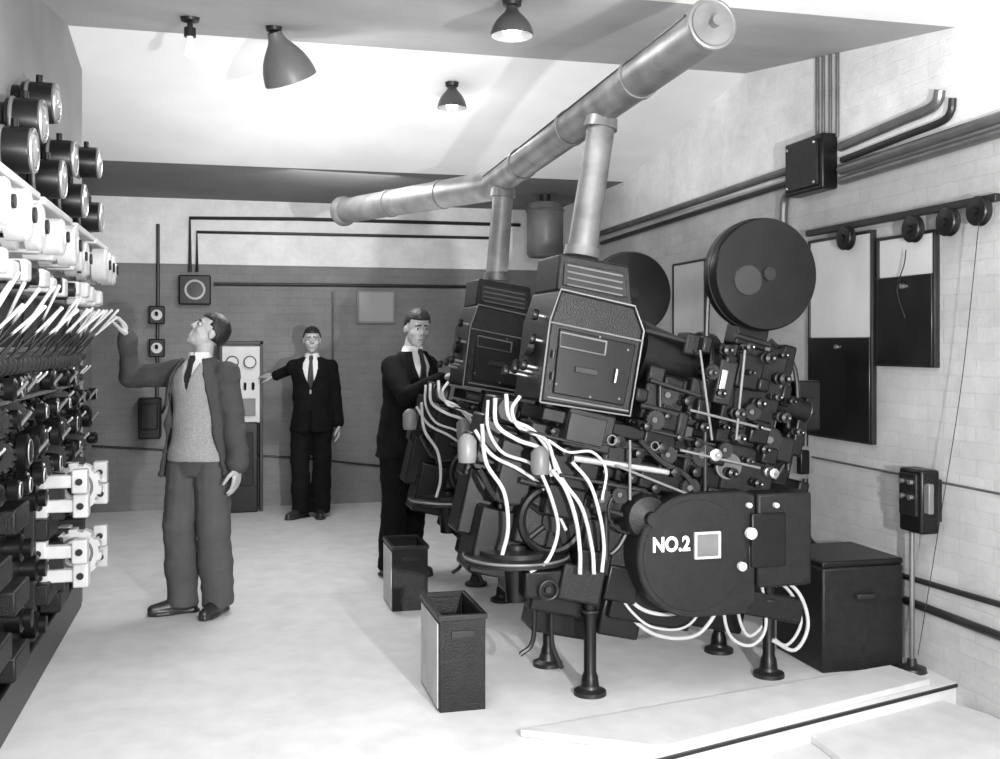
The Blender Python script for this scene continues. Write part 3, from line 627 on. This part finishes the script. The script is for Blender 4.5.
# lower magazine: deep housing, round on the left and square towards the drive case
c = p_(679, 548, -.1); r = .272
outl = [V((c.x+r*math.cos(a), 0, c.z+r*math.sin(a))) for a in [math.pi/2+math.pi*k/28 for k in range(29)]]+[V((c.x+.24, 0, c.z-r)), V((c.x+.29, 0, c.z-r+.05)), V((c.x+.29, 0, c.z+r-.02)), V((c.x+.24, 0, c.z+r))]
yf = Y0-.272
inn = [V((c.x+(p.x-c.x)*.975, 0, c.z+(p.z-c.z)*.975)) for p in outl]
lm = MB().loft([[p+V((0, Y0+.04, 0)) for p in outl], [p+V((0, yf+.008, 0)) for p in outl], [p+V((0, yf, 0)) for p in inn]]).build('lower_magazine', 'crackle', root)
cb = V((c.x, yf, c.z))
MB().lathe([(0, 0), (.245, 0), (.245, .003), (.243, .005), (0, .005)], cb+V((0, .002, 0)), (0, -1, 0), 48).build('magazine_door', 'crackle', lm)
MB().box(V((c.x+.262, yf-.004, c.z-.02)), (.02, .012, .1)).build('latch', 'dark', lm, .003)
fy = yf-.003
q = atY(707, 545, fy)
sq = lambda h, y: [V((q.x+a*h, y, q.z+b*h*.95)) for a, b in ((-1, -1), (1, -1), (1, 1), (-1, 1))]
MB().loft([sq(.062, fy+.006), sq(.062, fy-.012), sq(.051, fy-.012), sq(.051, fy+.006)], True).build('card_holder', 'ivory', lm, .002)
MB().box((q.x, fy-.001, q.z), (.1, .006, .095)).build('card', 'midshade', lm)
cu = bpy.data.curves.new('t', 'FONT'); cu.body = 'NO.2'; cu.size = .092; cu.extrude = .002; cu.offset = .003; cu.space_character = 1.04
to = bpy.data.objects.new('t', cu); C.objects.link(to); bpy.context.view_layer.update()
me = bpy.data.meshes.new_from_object(to.evaluated_get(bpy.context.evaluated_depsgraph_get())); bpy.data.objects.remove(to)
q0 = atY(653, 552, fy-.003); q1 = atY(690, 552, fy-.003)
xs = [v.co.x for v in me.vertices]; sx = (q1.x-q0.x)/(max(xs)-min(xs))
me.transform(wm(lm).inverted() @ Matrix.Translation(q0) @ Matrix.Rotation(R(90), 4, 'X') @ Matrix.Diagonal((sx, .95, 1, 1)) @ Matrix.Translation((-min(xs), 0, 0)))
tx = link('number_lettering', me, 'letter', lm); tx['label'] = 'white painted lettering NO.2'
MB().box(p_(712, 498, -.16), (.12, .14, .1), T).build('take_up_neck', 'black', root, .01)
cab = [
 ([(495, 398), (497, 425), (518, 440), (542, 450), (552, 476)], -.2, .009),
 ([(506, 394), (510, 418), (532, 430), (550, 452), (564, 482), (582, 508), (592, 548), (594, 574)], -.2, .009),
 ([(520, 396), (512, 410), (520, 428), (546, 440), (556, 470)], -.22, .008),
 ([(552, 470), (566, 490), (576, 520), (580, 552), (580, 574)], -.23, .009), ([(572, 462), (590, 484), (600, 516), (604, 546), (602, 572)], -.23, .008),
 ([(475, 430), (492, 455), (520, 470), (545, 490), (566, 530)], -.1, .008), ([(482, 424), (486, 462), (504, 492), (508, 528), (502, 556)], -.12, .009),
 ([(540, 470), (552, 500), (558, 530), (548, 560), (530, 572)], -.22, .008),
 ([(612, 578), (640, 608), (672, 614), (702, 602), (712, 572)], -.1, .009), ([(605, 575), (630, 616), (660, 636), (698, 634), (722, 600), (728, 570)], -.06, .009),
 ([(727, 565), (724, 612), (732, 638), (752, 645), (766, 625), (760, 572)], -.04, .008), ([(738, 565), (738, 612), (750, 636), (770, 612), (766, 572)], 0., .008),
 ([(768, 570), (798, 592), (808, 625), (795, 650), (772, 640)], -.05, .009), ([(764, 572), (790, 592), (801, 622), (787, 645), (770, 636)], .0, .008),
 ([(488, 400), (488, 428), (502, 452), (528, 462), (548, 474)], -.14, .007), ([(610, 580), (632, 612), (656, 628), (690, 624), (716, 580)], -.1, .006),
 ([(548, 440), (568, 452), (592, 452), (606, 470), (602, 500)], -.24, .006),
]
for pts, yl, r in cab:
    MB().tube([p_(u, v, yl) for u, v in pts], r).build('cable', 'pale', root)
for (u, v) in ((536, 452), (463, 440)):
    q = p_(u+4, v+8, -.2)
    MB().lathe([(0, 0), (.035, 0), (.04, .02), (.04, .09), (.026, .11), (.012, .12), (0, .12)], q-V((0, 0, .06)), (0, 0, 1)).build('cable_gland', 'panel', root)
r2 = copy_tree(root, None, ('number_lettering', 'card', 'card_holder'))
r2.location = root.location+SH
r2['label'] = 'second black arc film projector, further back beside the third man'

# ------------------------------------------------------------------ people
def remesh(mb, vox, it=2, fac=.45, amp=0.):
    bmesh.ops.recalc_face_normals(mb.bm, faces=mb.bm.faces)
    me = bpy.data.meshes.new('tmp'); mb.bm.to_mesh(me); mb.bm.free()
    o = bpy.data.objects.new('tmp', me); C.objects.link(o)
    r = o.modifiers.new('r', 'REMESH'); r.mode = 'VOXEL'; r.voxel_size = vox
    s_ = o.modifiers.new('s', 'SMOOTH'); s_.iterations = it; s_.factor = fac
    bpy.context.view_layer.update()
    out = bpy.data.meshes.new_from_object(o.evaluated_get(bpy.context.evaluated_depsgraph_get()))
    bpy.data.objects.remove(o)
    if amp:
        nn = [v.normal.copy() for v in out.vertices]
        for v, n_ in zip(out.vertices, nn):
            c = v.co
            f1 = noise.noise(V((c.x*4+c.z*2.5, c.y*4-c.z*1.5, c.z*5)))
            f2 = noise.noise(V((c.x*9+c.z*4, c.y*9, c.z*6)))
            f3 = noise.noise(V((c.x*5-c.z*12, c.y*5+c.z*5, c.z*11+c.x*9)))
            v.co = c+n_*(f1*amp+f2*amp*.35+max(0, f3)*amp*.9)
    return out
def ik(S, Tg, a, b, pole):
    d = Tg-S; L = min(d.length, (a+b)*.998); n_ = d.normalized(); x = (a*a-b*b+L*L)/(2*L); h = math.sqrt(max(a*a-x*x, 0))
    q = pole-n_*pole.dot(n_); q.normalize(); return S+n_*x+q*h, S+n_*L
def ring(z, rx, ry, yo=0., n=28): return [V((rx*math.sin(a), ry*math.cos(a)+yo, z)) for a in [2*math.pi*k/n for k in range(n)]]
def band(z, rx, ry, gap, th, yo=0., n=26):
    an = [gap+(2*math.pi-2*gap)*k/n for k in range(n+1)]
    return [V((rx*math.sin(a), ry*math.cos(a)+yo, z)) for a in an]+[V(((rx-th)*math.sin(a), (ry-th)*math.cos(a)+yo, z)) for a in reversed(an)]
def hand(mb, w, d, n_, right, curl):
    d = d.normalized(); n_ = (n_-d*n_.dot(d)).normalized(); t_ = d.cross(n_) if right else n_.cross(d)
    for i, (off, L, ln_) in enumerate(((.031, .088, .072), (.011, .094, .08), (-.010, .09, .074), (-.03, .08, .058))):
        k0 = w+t_*off*.55+d*.015; kn = w+t_*off+d*L
        mb.cap(k0, kn, .0155, .0125, 10)
        p0 = kn; ang = 0.
        for j, fr in enumerate((.45, .31, .24)):
            ang += curl*(.7 if j == 0 else 1.); dv = d*math.cos(ang)+n_*math.sin(ang)+t_*off*.6*(1 if j == 0 else 0)
            p1 = p0+dv.normalized()*ln_*fr; mb.cap(p0, p1, .0102-.0009*j, .0096-.0009*j, 10); p0 = p1
    b0 = w+t_*.026+d*.025; b1 = b0+(d*.6+t_*.75+n_*.35).normalized()*.042; b2 = b1+(d*.9+t_*.35+n_*.4).normalized()*.034; b3 = b2+(d*.95+t_*.05+n_*.5).normalized()*.026
    mb.cap(b0, b1, .016, .013, 10); mb.cap(b1, b2, .0122, .011, 10); mb.cap(b2, b3, .011, .0095, 10)
def person(label, loc, theta, Ht, rarm, larm, yaw, pitch, style, feet, lean=0.):
    root = thing('person', label, 'person', loc, None, theta); K = Ht/1.75; Wi = WM[root.name].inverted()
    RI = Wi.to_3x3()
    def unlean(p): return V((p.x, p.y-max(0, p.z-.92)*lean, p.z))
    def arm(side, a):
        sh_ = V((side*.168, -.008, a.get('sz', 1.395)))
        Tg = unlean((Wi @ V(a['w']))/K) if 'w' in a else V(a['l'])
        el, wr = ik(sh_, Tg, .29, .26, V(a['pole']))
        d = RI @ V(a['d']) if 'w' in a else V(a['d']); n_ = RI @ V(a['n']) if 'w' in a else V(a['n'])
        return sh_, el, wr, d, n_, a.get('curl', R(28))
    AR, AL = arm(1, rarm), arm(-1, larm)
    piv = V((0, .0, 1.52)); HR = Matrix.Rotation(yaw, 4, 'Z') @ Matrix.Rotation(pitch, 4, 'X')
    HM = Matrix.Translation(piv) @ HR @ Matrix.Translation(V((0, .018, .112)))
    hp = lambda x, y, z: HM @ V((x, y, z))
    b = MB()
    b.loft([ring(z, rx, ry) for z, rx, ry in ((.86, .12, .08), (.93, .15, .105), (1.0, .155, .11), (1.1, .14, .098), (1.2, .145, .1), (1.3, .16, .11), (1.38, .155, .1), (1.43, .11, .08), (1.48, .06, .06))])
    b.cap((0, -.01, 1.42), hp(0, -.025, -.07), .056, .051)
    HQ = HR
    b.sph(hp(0, -.012, .028), (.074, .094, .088), HQ, 24, 16); b.sph(hp(0, .018, -.035), (.062, .070, .075), HQ, 24, 16)
    b.sph(hp(0, .042, -.078), (.042, .042, .034), HQ); b.sph(hp(0, .066, -.095), (.022, .018, .018), HQ)
    b.cap(hp(0, .080, .024), hp(0, .0985, -.016), .0075, .0115, 12); b.sph(hp(.011, .089, -.02), .0085); b.sph(hp(-.011, .089, -.02), .0085)
    b.cap(hp(-.04, .070, .034), hp(.04, .070, .034), .011, None, 10)
    for s_ in (-1, 1):
        b.sph(hp(s_*.040, .054, -.022), (.024, .024, .024), HQ); b.sph(hp(s_*.075, -.012, -.004), (.010, .02, .033), HQ @ Matrix.Rotation(R(-12), 4, 'X'))
    b.cap(hp(-.018, .081, -.052), hp(.018, .081, -.052), .009, None, 10); b.cap(hp(-.015, .080, -.066), hp(.015, .080, -.066), .0095, None, 10)
    for right, (s0, el, wr, d, n_, cu_) in ((True, AR), (False, AL)):
        b.cap(s0, el, .052, .042); b.cap(el, wr, .042, .028); hand(b, wr, d, n_, right, cu_)
    LG = []
    for s_, (fx, fy, fyaw, *kb) in zip((1, -1), feet):
        hipp = V((s_*.09, 0, .91)); ank = V((fx, fy, .085)); kn = hipp.lerp(ank, .49)+V((s_*.008, .035 if not kb else kb[0], 0))
        fd = Matrix.Rotation(fyaw, 3, 'Z') @ V((0, 1, 0)); LG.append((hipp, kn, ank, fd))
        b.cap(hipp, kn, .082, .058); b.cap(kn, ank, .056, .038); b.cap(ank-V((0, 0, .035))-fd*.03, ank+fd*.13-V((0, 0, .05)), .033, .028)
    b.bm.transform(Matrix.Scale(K, 4))
    def fin(me):
        if lean:
            for v in me.vertices: v.co.y += max(0, v.co.z-.92*K)*lean
        return me
    body = link('body', fin(remesh(b, .0058, 3, .45)), 'skin', root, ang=180)
    def part(name, mb, m, ang=180, par=root):
        mb.bm.transform(Matrix.Scale(K, 4)); bmesh.ops.recalc_face_normals(mb.bm, faces=mb.bm.faces)
        me = bpy.data.meshes.new(name); mb.bm.to_mesh(me); mb.bm.free(); return link(name, fin(me), m, par, ang=ang)
    def rpart(name, mb, m, vox=.009, amp=.006, it=2):
        mb.bm.transform(Matrix.Scale(K, 4)); return link(name, fin(remesh(mb, vox, it, .45, amp)), m, root, ang=180)
    for s_ in (-1, 1):
        e = part('eye', MB().sph(hp(s_*.030, .0715, .011), (.0125, .010, .0065), HQ), 'shirt')
        part('iris', MB().sph(hp(s_*.030, .0795, .011), (.0065, .004, .006), HQ), 'iris', par=e)
        part('eyebrow', MB().cap(hp(s_*.015, .0815, .033), hp(s_*.046, .074, .031), .005, .0035, 8), 'hair')
    part('mouth', MB().sph(hp(0, .0895, -.0595), (.021, .005, .0035), HQ), 'lip')
    hb = MB(); hb.sph((0, 0, 0), 1, None, 48, 32)
    kill = []
    for fc_ in hb.bm.faces:
        c = fc_.calc_center_median(); j_ = .05*noise.noise(c*6)
        lim = (.40 if c.y > .35 else (.08 if c.y > .1 else (-.2 if c.y > -.2 else -.62)))+j_
        if c.z < lim: kill.append(fc_)
    bmesh.ops.delete(hb.bm, geom=kill, context='FACES')
    for v_ in hb.bm.verts:
        wv = 1.015+.04*noise.noise(v_.co*3.5); v_.co = HM @ V((v_.co.x*.081*wv, v_.co.y*.101*wv-.014, v_.co.z*.1*wv+.030))
    bmesh.ops.solidify(hb.bm, geom=hb.bm.faces[:], thickness=.012)
    part('hair', hb, 'hair')
    part('shirt', MB().loft([ring(z, rx, ry) for z, rx, ry in ((.95, .16, .115), (1.1, .15, .108), (1.2, .155, .112), (1.3, .168, .122), (1.38, .163, .112), (1.43, .12, .088), (1.475, .072, .068), (1.5, .064, .062))]), 'shirt')
    cl = MB(); cl.loft([band(z, r, r, R(10), .008, .002) for z, r in ((1.455, .074), (1.48, .069), (1.51, .063))]); part('collar', cl, 'shirt', 40)
    part('tie', MB().loft([[V((-w, y+.003, z)), V((w, y+.003, z)), V((w, y-.01, z)), V((-w, y-.01, z))] for z, w, y in ((1.492, .016, .068), (1.465, .02, .082), (1.44, .014, .094), (1.38, .02, .118), (1.3, .026, .127), (1.18, .032, .118))]), 'tie', 40)
    if style.get('knit'):
        kb_ = MB().loft([band(z, rx, ry, g, .012) for z, rx, ry, g in ((.885, .2, .152, .01), (.93, .196, .15, .01), (1.0, .178, .138, .01), (1.1, .163, .126, .01), (1.2, .166, .127, .01), (1.3, .176, .134, .02), (1.36, .174, .132, .12), (1.41, .15, .113, .28), (1.45, .105, .092, .55))])
        rpart('pullover', kb_, style['knit'], .007, .005)
    G = style['gap']; lo = style.get('loose', 0)
    JP = ((.79, .2+lo*1.6, .16+lo*1.2), (.9, .19+lo*1.2, .152+lo), (1.05, .174+lo, .142+lo*.6), (1.2, .18+lo*.6, .145+lo*.3), (1.3, .192, .15), (1.37, .188, .138), (1.42, .152, .115), (1.475, .088, .086))
    j = MB().loft([band(z, rx, ry, R(g), .022) for (z, rx, ry), g in zip(JP, G)])
    for (s0, el, wr, d, n_, c_) in (AR, AL):
        e2 = el.lerp(wr, .93); j.cap(s0+V((0, 0, -.012)), el, .074+lo*.3, .056+lo*.2); j.cap(el, e2, .058+lo*.2, .05+lo*.4)
        bk = (el-(s0+wr)/2); 
        if bk.length > .05: j.sph(el+bk.normalized()*.014, .05)
        j.cap(s0+V((0, 0, -.012)), V((s0.x*.35, -.01, 1.43)), .062, .05)
    rpart('jacket', j, style['jacket'], .009, style.get('amp', .011))
    for s_ in (-1, 1):
        l_ = MB(); g = [R(x) for x in G]; rr = []
        for (z, rx, ry), gg, w in zip(((1.2, .19+lo*.6, .152+lo*.3), (1.3, .2, .157), (1.37, .196, .146), (1.42, .16, .122), (1.475, .096, .093)), g[3:], (.02, .14, .28, .34, .4)):
            q = lambda a, e: V((s_*(rx+e)*math.sin(a), (ry+e)*math.cos(a), z))
            rr.append([q(gg, .004), q(gg+w, .008), q(gg+w, -.004), q(gg, -.006)])
        l_.loft(rr); part('lapel', l_, style['jacket'], 40)
    for (s0, el, wr, d, n_, c_) in (AR, AL):
        a = el.lerp(wr, .9); e = el.lerp(wr, 1.02); part('cuff', MB().cyl(a, e, .042, .038, 18), 'shirt', 40)
    tq = MB().loft([ring(z, rx, ry, 0) for z, rx, ry in ((.8, .145, .105), (.88, .17, .125), (.96, .168, .123), (1.06, .158, .118))])
    w0, w1, w2 = style.get('legs', (.098, .08, .075))
    for hipp, kn, ank, fd in LG:
        bt = ank-V((0, 0, .035))-fd*.005; tq.cap(hipp, kn, w0, w1); tq.cyl(kn, bt, w1, w2, 18)
        tq.sph(kn, w1)
    rpart('trousers', tq, style['trousers'], .009, .013)
    for hipp, kn, ank, fd in LG:
        sh_ = MB(); o = V((ank.x, ank.y, 0)); sd = V((fd.y, -fd.x, 0))
        sh_.cap(o-fd*.05+V((0, 0, .05)), o+fd*.08+V((0, 0, .044)), .042, .042); sh_.cap(o+fd*.08+V((0, 0, .042)), o+fd*.165+V((0, 0, .034)), .043, .032); sh_.cap(o-fd*.02+V((0, 0, .05)), o-fd*.01+V((0, 0, .1)), .044, .04)
        fo = [(-.095, .03), (-.07, .04), (0, .036), (.08, .05), (.15, .046), (.195, .02)]
        out_ = [o+fd*a+sd*w for a, w in fo]+[o+fd*a-sd*w for a, w in reversed(fo)]
        sh_.prism([q+V((0, 0, .002)) for q in out_], (0, 0, .018))
        rpart('shoe', sh_, 'leather', .006, 0, 1)
    return root
q = atZ(200, 613)
person('man in open dark jacket and grey pullover looking up, hand on the switchboard levers', (q.x, q.y, 0), R(146), 1.76,
       dict(w=(-.57, 6.42, 1.60), d=(-.3, .05, .95), n=(-1, .1, -.2), pole=(.9, -.1, -.6), curl=R(35), sz=1.41),
       dict(l=(-.29, .05, .86), d=(.05, .14, -1), n=(1, .1, 0), pole=(-.3, -1, 0), curl=R(18)),
       R(-46), R(34), dict(knit='knit', jacket='jacket', trousers='trouser', gap=(70, 62, 53, 46, 40, 35, 36, 44), legs=(.106, .096, .09), loose=.03, amp=.021),
       ((.10, .03, R(-42)), (-.10, -.03, R(8))))
q = atZ(312, 517)
person('man in black suit standing by the back wall, arm out to the cabinet', (q.x, q.y, 0), R(170), 1.72,
       dict(w=(.40, 9.98, 1.27), d=(-.9, .5, .1), n=(-.3, .6, -.6), pole=(.5, -1, -.25), curl=R(20)),
       dict(l=(-.25, .04, .85), d=(.02, .1, -1), n=(1, .1, 0), pole=(-.3, -1, 0), curl=R(20)),
       R(6), R(-2), dict(jacket='suit', trousers='suit', gap=(6, 3, 2, 3, 16, 24, 30, 42), legs=(.1, .086, .085)),
       ((.10, .03, R(-35)), (-.08, .0, R(4))))
person('man in black suit and tie bending his gaze to the second projector', (1.13, 7.04, 0), R(-142), 1.80,
       dict(w=tuple(atY(443, 378, 6.58)), d=(.85, -.3, .3), n=(.1, .2, -1), pole=(.5, -.2, -1), curl=R(28)),
       dict(w=(1.42, 6.95, 1.14), d=(.8, -.5, 0), n=(0, .2, -1), pole=(-.6, -.3, -1), curl=R(30)),
       R(-24), R(-12), dict(jacket='suit', trousers='suit', gap=(6, 3, 2, 3, 18, 28, 34, 46), legs=(.098, .086, .084)),
       ((.075, -.04, R(-6)), (-.075, -.02, R(6))), lean=.15)

# ------------------------------------------------------------------ light
def light(kind, loc, e, size=.1, target=None, name='light'):
    l = bpy.data.lights.new(name, kind); l.energy = e
    if kind == 'AREA': l.size = size
    else: l.shadow_soft_size = size
    o = bpy.data.objects.new(name, l); C.objects.link(o); o.location = loc
    if target is not None: o.rotation_euler = (V(target)-V(loc)).to_track_quat('-Z', 'Y').to_euler()
    return o
for p, e in LAMPS: light('POINT', p, e, .04)
light('AREA', (1.35, .1, 1.4), 250, .1, (.8, 7, 2.1))
light('AREA', (.1, -.5, 2.0), 85, .3, (1.0, 6.5, 2.0))
light('AREA', (.6, 3.4, 2.9), 18, 1.2, (.6, 3.6, 0))
light('AREA', (.6, 7.3, 2.9), 40, .8, (.4, 7.5, 0))
light('AREA', (1.4, 1.6, 1.0), 18, 1.2, (1.4, 1.7, 3))  # added upward fill for the near ceiling, no fitting there
light('AREA', (.9, 7.0, 2.0), 24, 2.4, (.9, 7.01, 3))  # added uplight that brightens the sloping white ceiling, no fitting
light('AREA', (.9, 8.5, 2.75), 12, .9, (.7, 10.4, 2.7))  # added fill to lift the upper back wall, no visible source
w = bpy.data.worlds.new('World'); bpy.context.scene.world = w; w.use_nodes = True
w.node_tree.nodes['Background'].inputs[0].default_value = (1, 1, 1, 1); w.node_tree.nodes['Background'].inputs[1].default_value = .14
cam = bpy.data.cameras.new('camera'); co = bpy.data.objects.new('camera', cam); C.objects.link(co)
co.location = (0, 0, H); co.rotation_euler = (R(90), 0, -YAW)
cam.sensor_width = 36; cam.lens = 36*F/1000; cam.shift_y = -(379.5-HV)/1000; cam.clip_start = .05
bpy.context.scene.camera = co
vs = bpy.context.scene.view_settings; vs.view_transform = 'Standard'; vs.look = 'None'; vs.exposure = 0; vs.gamma = 1
